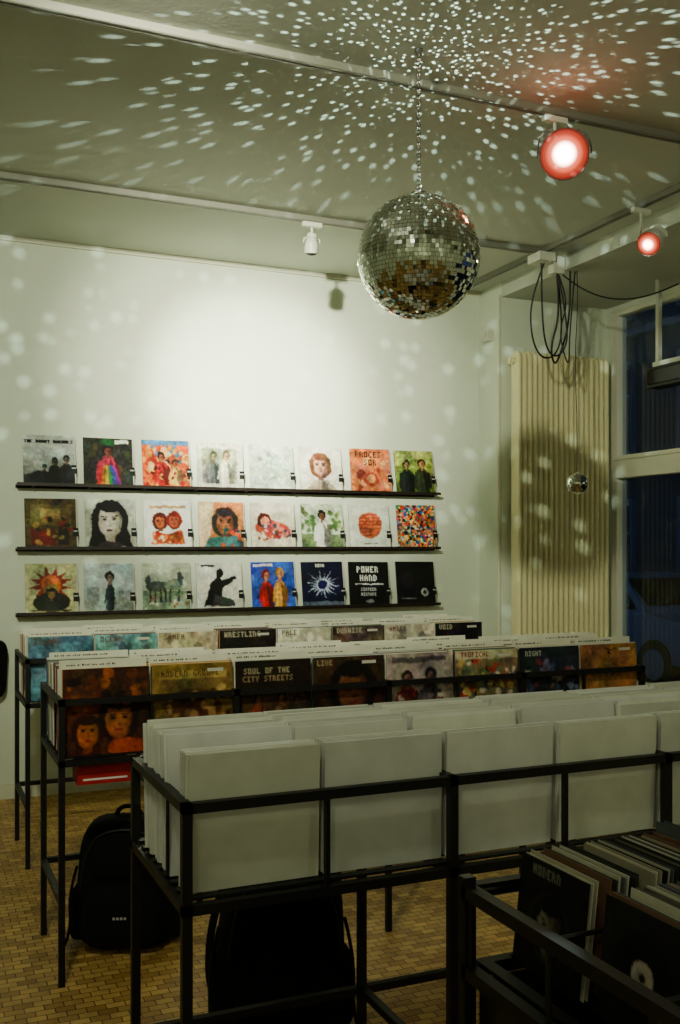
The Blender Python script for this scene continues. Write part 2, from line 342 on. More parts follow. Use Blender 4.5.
    m=((a.X-.52)**2+(a.Y-.48)**2)>.31**2; a.a[m]=(.86,.87,.82); a.rect(.35,.88,.7,.91,(.4,.4,.4)); L.append(a)
    a=Art((.4,.3,.3)).patch([(.85,.3,.15),(.9,.7,.2),(.2,.45,.6),(.2,.5,.3),(.1,.1,.15),(.9,.85,.7),(.6,.2,.4)],3).blobs([(.8,.26,.12),(.85,.5,.15),(.12,.32,.55),(.08,.08,.12),(.8,.5,.35)],120,0,0,1,1,.05); L.append(a)
    a=Art((.70,.70,.54)); pts=[]
    for i in range(24):
        r=.46 if i%2 else .22; t=i*math.pi/12; pts.append((.5+r*math.cos(t),.42+r*.8*math.sin(t)))
    a.poly(pts,(.50,.16,.09)).ell(.5,.42,.2,.17,(.74,.38,.15)).ell(.5,.78,.36,.2,(.13,.15,.10)).ell(.5,.52,.16,.1,(.6,.48,.25)).face(.5,.62,.09,(.5,.4,.25),(.1,.1,.08)).rect(.1,.93,.9,.97,(.3,.25,.15)).noise(.05,2); L.append(a)
    a=Art((.70,.75,.75)).rect(0,.75,1,1,(.58,.62,.58)).rect(.05,.5,.3,.75,(.56,.6,.6)).rect(.7,.56,.98,.75,(.60,.62,.60)).person(.52,.16,.80,(.55,.46,.42),(.17,.2,.25),(.1,.1,.1),.08).noise(.04,2); L.append(a)
    a=Art((.74,.77,.70)); a.rect(0,.6,1,1,(.52,.59,.49)).ell(.3,.5,.22,.11,(.34,.37,.36)).ell(.65,.46,.2,.12,(.52,.58,.52)).ell(.80,.33,.06,.14,(.30,.35,.34)).ell(.12,.38,.05,.12,(.3,.32,.32))
    for q in (.14,.24,.36,.46,.56,.74): a.rect(q,.55,q+.035,.84,(.24,.25,.24))
    a.blobs([(.36,.46,.38),(.85,.86,.8),(.6,.3,.2)],20,.05,.65,.95,.97,.04); L.append(a)
    a=Art((.86,.86,.82)); a.poly([(.15,.95),(.3,.45),(.48,.3),(.6,.45),(.5,.9)],K).ell(.52,.24,.08,.1,K).poly([(.5,.4),(.85,.28),(.88,.34),(.55,.55)],K).poly([(.4,.7),(.8,.8),(.85,.95),(.3,.95)],(.25,.25,.25)).rect(.1,.05,.4,.09,K); L.append(a)
    a=Art((.22,.34,.66)).noise(.06,4).blobs([(.3,.44,.74),(.14,.22,.5)],14,0,0,1,1,.1); a.person(.34,.18,.84,(.76,.54,.42),(.70,.13,.13),(.45,.13,.09),.14).person(.66,.14,.88,(.76,.56,.44),(.76,.56,.26),(.6,.45,.2),.14).rect(.05,.05,.5,.1,(.85,.8,.8)); L.append(a)
    a=Art((.06,.08,.18)); pts=[]
    for i in range(40):
        r=(.46 if i%4==1 else .34) if i%2 else .15; t=i*math.pi/20; pts.append((.5+r*math.cos(t),.52+r*.75*math.sin(t)))
    a.poly(pts,(.74,.78,.85)).ell(.5,.52,.12,.1,(.1,.12,.3)).text('NOVA',.36,.06,W,1).rect(0,.9,1,1,(.4,.45,.52)); L.append(a)
    a=Art(K).text('POWER',.22,.12,W,2).text('HAND',.28,.31,W,2).rect(.14,.50,.86,.53,W).text('SIXTEEN',.3,.60,(.8,.8,.8),1).text('MIXTAPE',.3,.72,(.8,.8,.8),1).ell(.5,.91,.1,.04,(.6,.6,.6)); L.append(a)
    a=Art((.09,.1,.1)).ell(.3,.42,.18,.2,(.15,.16,.16)).ell(.72,.72,.1,.1,(.6,.62,.6)).ell(.72,.72,.05,.05,(.1,.1,.1)).rect(.1,.85,.5,.88,(.5,.5,.5)); L.append(a)
    return [x.soften(.3).a for x in L]
# ------------------------------------------------------------------ wall shelves
SL=0.313
ART=arts_wall()
shelf_z=[1.965,1.567,1.157]
for r,zs in enumerate(shelf_z):
    e=empty('record_wall_shelf')
    b=B(); xa,xb=0.61,3.59
    b.box((xa,WY-0.10,zs-0.010),(xb,WY-0.001,zs-0.002))
    b.box((xa,WY-0.105,zs-0.014),(xb,WY-0.10,zs+0.006))
    b.box((xa,WY-0.006,zs-0.025),(xb,WY-0.001,zs-0.010))
    for i in range(9):
        x=xa+0.1+i*(xb-xa-0.2)/8
        b.box((x-0.005,WY-0.10,zs-0.020),(x+0.005,WY-0.001,zs-0.010))
    for i in range(25):
        x=xa+.03+i*(xb-xa-.06)/24; b.box((x-.006,WY-.108,zs-.006),(x+.006,WY-.105,zs+.003))
    b.obj('rail',[M_SHELF],e)
    b=B()
    for i in range(8):
        x=0.655+i*0.3695+random.uniform(-.012,.012)
        tilt=math.radians(-random.uniform(8,10))
        Mx=Matrix.Translation((x,WY-0.085,zs-0.001))@Matrix.Rotation(tilt,4,'X')@Matrix.Rotation(math.radians(random.uniform(-.8,.8)),4,'Y')
        k=r*8+i
        edge=tuple(ART[k].mean(axis=(0,1))*0.5+0.3)
        b.box((0,0.0008,0),(SL,0.009,SL),edge,Mx)
        b.box((0.012,0.0095,0.0),(SL+0.010,0.0185,SL-0.002),(.80,.80,.74),Mx)
        b.art(ART[k],SL,SL,Mx)
        b.box((SL-0.022,-0.0012,0.07),(SL+0.012,0.0,0.125),(.05,.05,.05),Mx)
        b.box((SL-0.018,-0.0018,0.10),(SL+0.008,-0.0012,0.108),(.7,.7,.7),Mx)
    b.obj('lp_sleeves',[M_CARD],e)
# ------------------------------------------------------------------ racks
ZT,ZB,PIT=1.012,0.818,0.325
def rack_frame(e,x0,y0,n,depth=0.52):
    b=B(); w=0.011; ya,yb=y0,y0+depth
    def post(x,y): b.box((x-w,y-w,0),(x+w,y+w,ZT+w))
    px=[x0+i*PIT*2 for i in range(n//2+1)]
    px[-1]=x0+n*PIT
    for x in px: post(x,ya); post(x,yb)
    for z in (ZT,ZB-0.024):
        b.box((x0-w,ya-w,z-w),(x0+n*PIT+w,ya+w,z+w)); b.box((x0-w,yb-w,z-w),(x0+n*PIT+w,yb+w,z+w))
        for x in px: b.box((x-w,ya,z-w),(x+w,yb,z+w))
    b.box((x0-w,yb-w,0.30-w),(x0+n*PIT+w,yb+w,0.30+w))
    for x in px: b.box((x-w,ya,0.30-w),(x+w,yb,0.30+w))
    for i in range(n+1):
        x=x0+i*PIT
        b.box((x-0.005,ya-0.008,ZB-0.02),(x+0.005,ya+0.008,ZT))
        b.cyl((x,ya,ZT-0.005),(x,yb,ZT-0.005),0.004,6)
        b.cyl((x,ya+0.17,ZB),(x,ya+0.17,ZT-0.005),0.004,6)
    for k in range(9):
        y=ya+0.03+k*(depth-0.06)/8
        b.box((x0,y-0.012,ZB-0.012),(x0+n*PIT,y+0.012,ZB-0.006))
    b.obj('steel_frame',[M_BLACK],e)
def lean(x,y,z,deg,yaw=0):
    return Matrix.Translation((x,y,z))@Matrix.Rotation(math.radians(-deg),4,'X')@Matrix.Rotation(math.radians(yaw),4,'Z')
def offwhite():
    v=random.uniform(.74,.88); return (v,v,v*random.uniform(.92,.98))
xA,yA=0.543,2.08
eA=empty('record_bin_rack'); rack_frame(eA,xA,yA,8)
b=B()
for i in range(8):
    xb_=xA+i*PIT+0.010
    n1=random.randint(8,16)
    y=yA+0.028+random.uniform(-.004,.01); ff=random.uniform(-3,0)
    for k in range(n1):
        M=lean(xb_+random.uniform(-.003,.004),y+0.012,ZB-0.005+random.uniform(0,.003),ff-k*.03,random.uniform(-.4,.4))
        b.box((0,0,0),(SL-.006,0.0032,SL-.006-random.random()*.004),offwhite(),M); y+=0.0048
    y=yA+0.19+random.uniform(-.03,.02)
    while y<yA+0.44:
        h=SL+random.choice([0,0,0.0,0.004,0.008,-.003])
        M=lean(xb_+random.uniform(-.008,.004),y,ZB-0.005,random.uniform(6.5,9)-(y-yA)*8,random.uniform(-.4,.4))
        b.box((0,0,0),(SL-.004,0.0032,h),offwhite(),M); y+=random.choice([.0066,.0076,.0086,.02])
b.obj('white_lp_sleeves',[M_CARD],eA)
def arts_B():
    L=[]; n=72
    a=Art((.26,.15,.07),n).noise(.1,4); a.ell(.3,.5,.3,.4,(.36,.18,.08)).face(.64,.60,.19,(.60,.36,.19),(.14,.08,.05),(.48,.18,.12)).face(.28,.74,.15,(.66,.39,.20),(.18,.09,.05),(.48,.18,.12)).ell(.75,.93,.24,.1,(.54,.24,.09)).ell(.2,.35,.12,.18,(.48,.27,.13)).blobs([(.38,.2,.09),(.6,.34,.15),(.14,.08,.05)],22,0,.05,1,.4,.08).noise(.06,2); L.append(a)
    a=Art((.46,.37,.19),n).noise(.07,3); a.rect(.08,.08,.92,.17,(.65,.55,.3)).ell(.5,.5,.36,.2,(.35,.22,.11)).text('MODERN GROOVE',.12,.09,(.3,.15,.08),1).blobs([(.58,.45,.24),(.28,.17,.09),(.66,.54,.33)],34,.05,.28,.95,.95,.08); L.append(a)
    a=Art((.15,.12,.09),n); a.text('SOUL OF THE',.12,.1,(.65,.6,.45),1).text('CITY STREETS',.1,.2,(.6,.5,.35),1).rect(.08,.36,.92,.92,(.30,.22,.13)).person(.3,.38,.56,(.5,.34,.22),(.46,.22,.13),(.05,.05,.04)).person(.6,.40,.55,(.5,.34,.22),(.44,.38,.25),(.05,.05,.04)).person(.82,.45,.5,(.45,.3,.2),(.22,.24,.22),(.05,.05,.04)); L.append(a)
    a=Art((.24,.16,.11),n).noise(.08,4); a.face(.55,.42,.26,(.42,.27,.18),(.09,.06,.05),(.35,.16,.13)).poly([(.3,.78),(.8,.78),(1,1),(.1,1)],(.30,.16,.12)).text('LIVE',.06,.05,(.65,.55,.4),1); L.append(a)
    a=Art((.66,.60,.57),n).noise(.07,4); a.person(.3,.22,.74,(.58,.44,.37),(.48,.18,.18),(.16,.13,.13)).person(.65,.20,.76,(.58,.44,.37),(.30,.32,.34),(.15,.13,.13)).rect(.08,.05,.9,.12,(.35,.33,.32)).blobs([(.58,.28,.25),(.46,.42,.4),(.75,.7,.66)],16,0,.5,1,.95,.05); L.append(a)
    a=Art((.48,.43,.32),n).blobs([(.65,.26,.2),(.78,.68,.4),(.34,.44,.32),(.3,.3,.4),(.82,.77,.68),(.16,.13,.1)],120,0,.1,1,1,.06).rect(0,0,1,.12,(.75,.71,.58)).text('TROPICAL',.1,.04,(.45,.12,.1),1); L.append(a)
    a=Art((.17,.18,.21),n).blobs([(.40,.40,.48),(.54,.5,.48),(.24,.3,.4),(.44,.24,.24),(.1,.1,.12)],60,0,.2,1,1,.07).text('NIGHT',.1,.06,(.7,.7,.65),1); L.append(a)
    a=Art((.58,.42,.26),n).noise(.05,2).rect(.45,.06,.62,.08,(.2,.12,.07)).ell(.5,.12,.03,.025,(.15,.1,.06)); L.append(a)
    return [x.soften(.3,.06,.8).a for x in L]
def tops_C():
    L=[]; cs=[(.34,.48,.54),(.42,.58,.58),(.74,.70,.58),(.16,.13,.11),(.80,.78,.70),(.34,.29,.25),(.76,.72,.64),(.12,.12,.14)]
    for i,c in enumerate(cs):
        a=Art(c,56).noise(.1,3).blobs([tuple(min(1,v*1.25) for v in c),tuple(v*.72 for v in c)],24,0,.05,1,1,.1)
        t=['ISLAND','OCEAN','SAMBA','WRESTLING','PALE','DUBWISE','AMBER','VOID'][i]
        a.text(t,.1,.05,(.70,.66,.56) if sum(c)<1.3 else (.40,.26,.2),1); L.append(a.soften(.3,.05,.8).a)
    return L
PAL=[(.84,.83,.76)]*8+[(.72,.67,.54),(.5,.24,.18),(.24,.29,.4),(.12,.12,.12),(.64,.58,.44),(.3,.4,.34),(.78,.58,.3),(.55,.6,.62),(.35,.24,.17)]
def stocked(e,x0,y0,n,arts,div_at,depth=0.52):
    b=B()
    for i in range(n):
        xb_=x0+i*PIT+0.006; y=y0+0.03
        M=lean(xb_,y-0.004,ZB-0.005,2.0); ar=arts[i]; hgt=SL
        b.box((0,0.0006,0),(SL,0.0045,hgt),tuple(ar.mean(axis=(0,1))),M); b.art(ar,SL,hgt,M)
        if i%2: b.box((SL*.68,-0.001,SL*.9),(SL*.88,-0.0002,SL*.94),(.8,.78,.72),M)
        y+=0.006; k=0; divs=sorted(random.sample(range(2,50),div_at))
        while y<y0+depth-0.075:
            M=lean(xb_+random.uniform(-.006,.005),y,ZB-0.005,2.0+min(7,k*.25),random.uniform(-.3,.3))
            c=random.choice(PAL); h=SL+random.choice([0,0,.003,-.003,-.006])
            if k in divs:
                h=SL+0.026; c=(.88,.87,.79)
                b.box((0,0,0),(SL,0.002,h),c,M)
                x=0.02; end=random.uniform(.14,.26)
                while x<end:
                    wd=random.uniform(.003,.008); hh=random.uniform(.004,.007)
                    b.box((x,-0.0006,h-.017),(x+wd,-0.0001,h-.017+hh),(.25,.24,.23),M); x+=wd+random.choice([.002,.003,.009])
            else:
                b.box((0,0,0),(SL,0.0036,h),c,M)
            y+=random.uniform(.0065,.0095); k+=1
    b.obj('lp_sleeves',[M_CARD],e)
eB=empty('record_bin_rack'); rack_frame(eB,0.50,3.66,8); stocked(eB,0.503,3.66,8,arts_B(),4)
eC=empty('record_bin_rack'); rack_frame(eC,0.53,5.06,8); stocked(eC,0.53,5.06,8,tops_C(),3)
b=B(); a=Art((.66,.09,.09),56).rect(.1,.72,.9,.8,W).a
M=Matrix.Translation((0.56,3.69,0.705)); b.box((0,.001,0),(.20,.12,.075),(.5,.05,.05),M); b.art(a,.20,.075,M)
for x in (.02,.17): b.box((x,.03,.075),(x+.01,.04,.112),(.05,.05,.05),M)
b.obj('red_record_box',[M_CARD],eB)
# --- singles rack D (faces -X)
eD=empty('singles_bin_rack')
b=B(); w=0.011; xd,xe_,yn,yf=0.872,1.55,0.30,1.47
zt,zb=0.985,0.87
for x in (xd,xe_):
    for y in (yn,yf): b.box((x-w,y-w,0),(x+w,y+w,1.01))
for z in (zt,zb-0.02,0.70,0.30):
    for x in (xd,xe_): b.box((x-w,yn,z-w),(x+w,yf,z+w))
    for y in (yn,yf): b.box((xd,y-w,z-w),(xe_,y+w,z+w))
for k in range(6):
    y=yf-0.01-k*0.225
    b.cyl((xd,y,zt),(xe_,y,zt),0.004,6); b.cyl((xd,y,zb-.02),(xd,y,zt),0.005,6)
for k in range(10):
    x=xd+0.03+k*0.068; b.box((x-.012,yn,zb-.012),(x+.012,yf,zb-.006))
b.obj('steel_frame',[M_BLACK],eD)
b=B(); b.box((xd+.015,yn+.015,.32),(xd+.022,yf-.015,.84)); b.box((xe_-.022,yn+.015,.32),(xe_-.015,yf-.015,.84))
b.box((xd+.022,yn+.015,.313),(xe_-.022,yf-.015,.32)); b.box((xd+.022,yf-.022,.32),(xe_-.022,yf-.015,.84)); b.obj('lower_crate',[M_BLKP],eD)
b=B(); s7=0.182
sa=[Art((.10,.10,.10),56).ell(.5,.55,.3,.3,(.24,.24,.23)).face(.5,.55,.2,(.46,.44,.38),(.08,.08,.08),(.22,.2,.18)).text('MODERN',.2,.06,(.45,.45,.4),1).soften(warp=.7).a,
    Art((.12,.13,.14),56).ell(.5,.5,.34,.34,(.04,.04,.04)).ell(.5,.5,.13,.13,(.62,.6,.55)).ell(.5,.5,.03,.03,(.02,.02,.02)).soften(warp=0.5).a,
    Art((.14,.12,.12),56).text('BLUES',.2,.3,(.5,.5,.45),1).soften().a]*2
R=Matrix(((0,1,0,0),(-1,0,0,0),(0,0,1,0),(0,0,0,1)))
for j in range(5):
    ytop=yf-0.022-j*0.225
    x=xd+0.075; k=0
    while x<xe_-0.05:
        M=Matrix.Translation((x,ytop+random.uniform(-.003,.003),zb-0.005))@R@Matrix.Rotation(math.radians(-6-random.uniform(0,1)),4,'X')
        if k==0: b.box((0,.0006,0),(s7,.003,s7),(.1,.1,.1),M); b.art(sa[j],s7,s7,M)
        else:
            c=random.choice([(.14,.14,.14),(.4,.38,.33),(.6,.58,.5),(.7,.68,.6),(.2,.2,.21),(.78,.76,.68),(.45,.32,.25),(.33,.35,.37)])
            h=s7+(0.02 if random.random()<.06 else random.uniform(-.002,.003))
            b.box((0,0,0),(s7,.0022,h),c,M)
        x+=random.uniform(.0045,.011) if random.random()<.93 else .03; k+=1
b.obj('seven_inch_sleeves',[M_CARD],eD)
# ------------------------------------------------------------------ backpacks
def sellip(b,c,r,e1=.5,e2=.5,n=28,k=18,taper=0.0,M=None,mi=0,sag=0.0):
    vs=[];fs=[]
    def p(v,e): return math.copysign(abs(v)**e,v)
    for i in range(k+1):
        t=-math.pi/2+math.pi*i/k
        for j in range(n):
            q=2*math.pi*j/n
            x=p(math.cos(t),e1)*p(math.cos(q),e2); y=p(math.cos(t),e1)*p(math.sin(q),e2); z=p(math.sin(t),e1)
            s_=1-taper*z
            wob=1+sag*math.sin(3*q+4*z)*math.cos(2*z)
            vs.append((c[0]+x*r[0]*s_*wob,c[1]+y*r[1]*s_*wob,c[2]+z*r[2]))
    for i in range(k):
        for j in range(n): fs.append((i*n+j,i*n+(j+1)%n,(i+1)*n+(j+1)%n,(i+1)*n+j))
    b.add(vs,fs,(1,1,1),M,mi)
def backpack(loc,yaw,w,d,h,logo=False):
    e=empty('backpack',loc); e.rotation_euler=(0,0,yaw)
    b=B()
    sellip(b,(0,0,h*.5),(w*.46,d*.42,h*.5),.45,.55,taper=.10,sag=.02)
    sellip(b,(0,-d*.40,h*.30),(w*.36,d*.20,h*.24),.5,.5,taper=.06,sag=.02)
    sellip(b,(0,-d*.34,h*.70),(w*.30,d*.14,h*.13),.5,.5,sag=.02)
    for s in (-1,1):
        sellip(b,(s*w*.44,0,h*.25),(w*.09,d*.28,h*.20),.5,.6)
    b.obj('body',[M_FAB],e,smooth=True)
    curve('top_handle',[(-.05,.03,h*.97),(-.045,.03,h*1.06),(.045,.03,h*1.06),(.05,.03,h*.97)],.009,M_FAB,e)
    for s in (-1,1):
        curve('shoulder_strap',[(s*.06,d*.36,h*.93),(s*w*.36,d*.56,h*.8),(s*w*.5,d*.62,h*.45),(s*w*.50,d*.45,h*.12),(s*w*.38,d*.30,h*.06)],.014,M_FAB,e)
        curve('side_strap',[(s*w*.46,-d*.1,h*.62),(s*w*.53,-d*.15,h*.42),(s*w*.50,-d*.2,h*.12),(s*w*.56,-d*.28,.012)],.006,M_FAB,e)
    curve('zip',[(-w*.40,-d*.30,h*.5),(-w*.36,-d*.36,h*.86),(0,-d*.36,h*.97),(w*.36,-d*.36,h*.86),(w*.40,-d*.30,h*.5)],.004,M_BLKP,e)
    if logo:
        b=B(); x=-.03
        for k in range(4): b.box((x,-d*.605,h*.30),(x+.009,-d*.60,h*.318)); x+=.014
        b.obj('logo_print',[M_LOGO],e)
    return e
backpack((1.10,3.02,0.0),math.radians(-12),.44,.30,.60)
backpack((0.80,3.98,0.0),math.radians(-20),.42,.30,.50,True)
# tote hanging on wall at the far left
e=empty('tote_bag',(.425,WY-.08,.82))
b=B(); sellip(b,(0,0,0),(.13,.035,.18),.4,.35,taper=-.05,sag=.02); b.obj('bag_body',[M_FAB],e,smooth=True)
curve('strap',[(-.075,0,.16),(-.045,0,.30),(0,0,.38),(.045,0,.30),(.075,0,.16)],.006,M_FAB,e)
e=empty('wall_hook',(.425,WY-.004,1.18))
b=B(); b.cyl((0,0,0),(0,-.075,.004),.005,10); b.cyl((0,0.003,0),(0,-.004,0),.018,16); b.cyl((0,-.095,.03),(0,-.075,.004),.005,10); b.obj('hook',[M_CHROME],e)
# ------------------------------------------------------------------ disco balls
def disco(name,c,R,tile,topz,jit=2.6):
    e=empty(name,c)
    b=B(); rows=int(math.pi*R/tile)
    for i in range(rows):
        th=math.pi*(i+.5)/rows; rr=R*math.sin(th); n=max(5,int(2*math.pi*rr/tile)); off=random.random()
        for j in range(n):
            ph=2*math.pi*(j+off)/n
            nrm=Vector((math.sin(th)*math.cos(ph),math.sin(th)*math.sin(ph),math.cos(th)))
            ax=Vector((-math.sin(ph),math.cos(ph),0)); ay=nrm.cross(ax)
            a1=math.radians(random.gauss(0,jit)); a2=math.radians(random.gauss(0,jit))
            Rm=Matrix.Rotation(a1,3,ax)@Matrix.Rotation(a2,3,ay)
            ax2=Rm@ax; ay2=Rm@ay; n2=Rm@nrm
            hw=min(tile,2*math.pi*rr/n)*.465; hh=tile*.465
            p=nrm*R
            f=[p+ax2*sx*hw+ay2*sy*hh for sx,sy in((-1,-1),(1,-1),(1,1),(-1,1))]
            bk=[q-n2*tile*.12 for q in f]
            b.add(f+bk,[(0,3,2,1),(0,1,5,4),(1,2,6,5),(2,3,7,6),(3,0,4,7)])
    b.obj('mirror_tiles',[M_MIRROR],e)
    b=B(); sellip(b,(0,0,0),(R*.975,)*3,1,1,n=48,k=32); b.obj('core',[M_CORE],e,smooth=True)
    b=B(); b.cyl((0,0,R*.96),(0,0,R*1.05),R*.13,20); b.cyl((0,0,R*1.04),(0,0,R*1.12),R*.04,10)
    z=R*1.12; k=0
    if R>.15:
        while z<topz-c[2]-.012:
            b.torus((0,0,z+.009),.0085,.0018,Matrix.Rotation(math.pi/2*(k%2),4,'Z')) ; z+=.015; k+=1
        b.cyl((0,0,topz-c[2]-.02),(0,0,topz-c[2]),.016,16)
    b.obj('chain',[M_CHROME],e)
    return e
BALL=(1.823,3.44,2.70)
disco('disco_ball',BALL,.238,.0155,CEIL,3.8)
eb=disco('small_disco_ball',(4.06,5.43,1.99),.070,.011,BAYZ)
curve('cord',[(0,0,.08),(.004,0,.4),(-.012,.01,.8),(.01,0,1.2),(0,.0,BAYZ-1.99)],.003,M_BLKP,eb)
# ------------------------------------------------------------------ tracks + spots
def track(a,bp):
    b=B(); a=Vector(a); c=Vector(bp); d=(c-a).normalized(); L_=(c-a).length
    ang=math.atan2(d.y,d.x); M=Matrix.Translation(a)@Matrix.Rotation(ang,4,'Z')
    b.box((0,-.018,-.005),(L_,.018,0),M=M); b.box((0,-.018,-.032),(L_,-.012,-.005),M=M); b.box((0,.012,-.032),(L_,.018,-.005),M=M)
    b.box((0,-.018,-.034),(L_,-.005,-.030),M=M); b.box((0,.005,-.034),(L_,.018,-.030),M=M)
    k=.0
    while k<L_: b.box((k,-.006,-.012),(min(L_,k+.9),.006,-.007),M=M,mi=1); k+=1.0
    return b.obj('ceiling_light_track',[M_TRACK,M_BLACK])
track((X0,3.67,CEIL),(3.98,3.67,CEIL)); track((X0,5.43,CEIL),(3.76,5.43,CEIL)); track((3.78,Y0,CEIL),(3.78,6.5,CEIL)); track((X0,1.15,CEIL),(3.76,1.15,CEIL))
def spot_fix(trk,head,aim,r=.055,L_=.13,lens=None,name='track_spotlight',hm=None):
    hm=hm or M_WHITE
    e=empty(name,trk)
    hd=Vector(head)-Vector(trk); d=Vector(aim).normalized()
    b=B(); b.box((-.06,-.016,-.062),(.06,.016,-.035)); b.cyl((0,0,-.062),(0,0,min(-.07,hd.z+r+.02)),.008,10)
    ctr=hd-d*(L_*.5)
    side=d.cross(Vector((0,0,1))).normalized()
    b.obj('adapter',[M_WHITE],e,bevel=.003)
    pts=[ctr+side*(r+.006),ctr+side*(r+.008)+Vector((0,0,r*.9)),Vector((0,0,min(-.07,hd.z+r+.03))),ctr-side*(r+.008)+Vector((0,0,r*.9)),ctr-side*(r+.006)]
    curve('yoke',pts,.004,hm,e)
    q=d.to_track_quat('Z','Y').to_matrix().to_4x4()
    M=Matrix.Translation(hd)@q
    b=B(); n=28
    prof=[(0.0,-L_),(r*.55,-L_),(r*.7,-L_*.93),(r*.82,-L_*.6),(r*.98,-L_*.35),(r*.98,.0),(r*.96,.004),(r*.95,-.006)]
    vs=[];fs=[]
    for (rr,z) in prof:
        for j in range(n): t=2*math.pi*j/n; vs.append((rr*math.cos(t),rr*math.sin(t),z))
    for i in range(len(prof)-1):
        for j in range(n): fs.append((i*n+j,i*n+(j+1)%n,(i+1)*n+(j+1)%n,(i+1)*n+j))
    b.add(vs,fs,M=M)
    for k in range(4): b.torus((0,0,0),r*.80+.002,.003,M@Matrix.Translation((0,0,-L_*(.55+.09*k)))@Matrix.Rotation(math.pi/2,4,'X'),n=24,k=6)
    b.obj('lamp_head',[hm],e,smooth=True)
    bl=B(); prof=[(r*.35,.016),(r*.7,.010),(r*.95,-.004)]
    vs=[(0,0,.018)]; fs=[]
    for (rr,z) in prof:
        for j in range(n): t=2*math.pi*j/n; vs.append((rr*math.cos(t),rr*math.sin(t),z))
    for j in range(n): fs.append((0,1+j,1+(j+1)%n))
    for i in range(2):
        for j in range(n): fs.append((1+i*n+j,1+(i+1)*n+j,1+(i+1)*n+(j+1)%n,1+i*n+(j+1)%n))
    bl.add(vs,fs); lo=bl.obj('lens',[lens or M_BLKP],e,smooth=True); lo.matrix_local=M
    return e
LR=lens_mat('warm_red_lens',(1,.66,.5),(1,.14,.06),(1,.08,.04),44,2.0,.05,.108)  # bright lamp core; red outer ring is glare painted into the lens emission
LR2=lens_mat('glare_halo_lens_b',(1,.55,.35),(1,.16,.07),(1,.1,.05),26,2.0,.08,.066)  # same painted red glare ring around the core, smaller head
LW=lens_mat('white_lens',(1,1,.9),(1,1,.9),(1,1,.9),12,10,6,.05)
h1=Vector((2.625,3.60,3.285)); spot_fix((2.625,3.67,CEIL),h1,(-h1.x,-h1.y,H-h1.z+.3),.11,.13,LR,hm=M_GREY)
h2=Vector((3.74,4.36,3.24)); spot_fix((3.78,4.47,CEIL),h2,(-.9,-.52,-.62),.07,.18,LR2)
spot_fix((2.17,5.43,CEIL),(2.17,5.44,3.30),(.05,.25,-1),.042,.11)
KEY=Vector((-0.27,1.17,3.39)); AIM=Vector((2.20,WY,2.62))
spot_fix((-0.27,1.10,CEIL),KEY,AIM-KEY,.05,.12,LW)
b=B(); b.box((3.72,5.36,3.42),(3.84,5.50,3.475)); b.box((3.86,5.40,3.36),(3.94,5.47,3.47)); b.cyl((3.78,5.43,3.475),(3.78,5.43,CEIL-.034),.02,10)
b.obj('track_junction_box',[M_WHITE],bevel=.006)
e=empty('hanging_cables')
curve('cable_a',[(3.80,5.43,3.42),(3.74,5.5,3.2),(3.76,5.52,2.95),(3.86,5.55,2.82),(4.02,5.6,2.86),(4.04,5.55,3.05),(3.92,5.45,3.36)],.006,M_BLKP,e)
curve('cable_b',[(3.9,5.43,3.36),(3.98,5.5,3.12),(3.93,5.55,2.9),(3.99,5.58,2.78),(4.06,5.6,2.90),(4.06,5.5,3.1),(4.02,5.45,3.40)],.007,M_BLKP,e)
curve('cable_c',[(3.78,5.43,3.42),(3.80,5.46,3.05),(3.88,5.5,2.84),(3.99,5.5,2.84),(4.02,5.45,3.0),(3.90,5.42,3.36)],.006,M_BLKP,e)
curve('cable_e',[(3.92,5.44,3.36),(4.02,5.46,3.2),(3.96,5.5,3.0),(4.05,5.5,2.74),(4.02,5.46,2.98),(4.06,5.45,3.40)],.005,M_BLKP,e)
curve('cable_d',[(3.92,5.43,3.38),(4.05,5.44,3.30),(4.3,5.4,3.22),(4.6,5.35,3.26),(4.80,5.3,3.36)],.005,M_BLKP,e)
e=empty('hanging_display_screen')
b=B(); b.box((4.70,5.38,2.84),(4.73,5.41,BAYZ)); b.box((4.70,4.75,2.84),(4.73,4.78,BAYZ)); b.box((4.70,4.72,2.80),(4.73,5.44,2.84)); b.obj('bracket',[M_WHITE],e)
b=B(); b.box((4.66,4.60,2.66),(4.78,5.46,2.80)); b.box((4.65,4.62,2.68),(4.66,5.44,2.78),mi=1); b.obj('screen_body',[M_BLKP,M_CARG],e,bevel=.006)
# ------------------------------------------------------------------ radiator
e=empty('column_radiator')
b=B(); xa,xb=4.02,4.84; n=18; p=(xb-xa)/n; z0,z1=.55,2.99
for i in range(n):
    cx=xa+p*(i+.5)
    vs=[];K_=16
    for zz,sc in ((z0,.5),(z0+.02,.9),(z0+.05,1),(z1-.05,1),(z1-.02,.9),(z1,.5)):
        for j in range(K_):
            t=2*math.pi*j/K_
            vs.append((cx+math.copysign(abs(math.cos(t))**.6,math.cos(t))*p*.38*sc,6.12+math.copysign(abs(math.sin(t))**.6,math.sin(t))*.055*sc,zz))
    fs=[(a*K_+j,a*K_+(j+1)%K_,(a+1)*K_+(j+1)%K_,(a+1)*K_+j) for a in range(5) for j in range(K_)]
    fs+=[tuple(range(K_))[::-1],tuple(range(5*K_,6*K_))]
    b.add(vs,fs)
for z in (z0+.07,z1-.07): b.cyl((xa-.02,6.13,z),(xb+.01,6.13,z),.028,14)
b.cyl((xa-.035,6.13,z1-.07),(xa-.02,6.13,z1-.07),.02,12)
for x in (xa+.1,xb-.1):
    for z in (z0+.3,z1-.3): b.box((x-.01,6.15,z-.02),(x+.01,6.22,z+.02))
b.cyl((xa+.03,6.13,0),(xa+.03,6.13,z0+.05),.013,10); b.cyl((xb-.03,6.13,0),(xb-.03,6.13,z0+.05),.013,10)
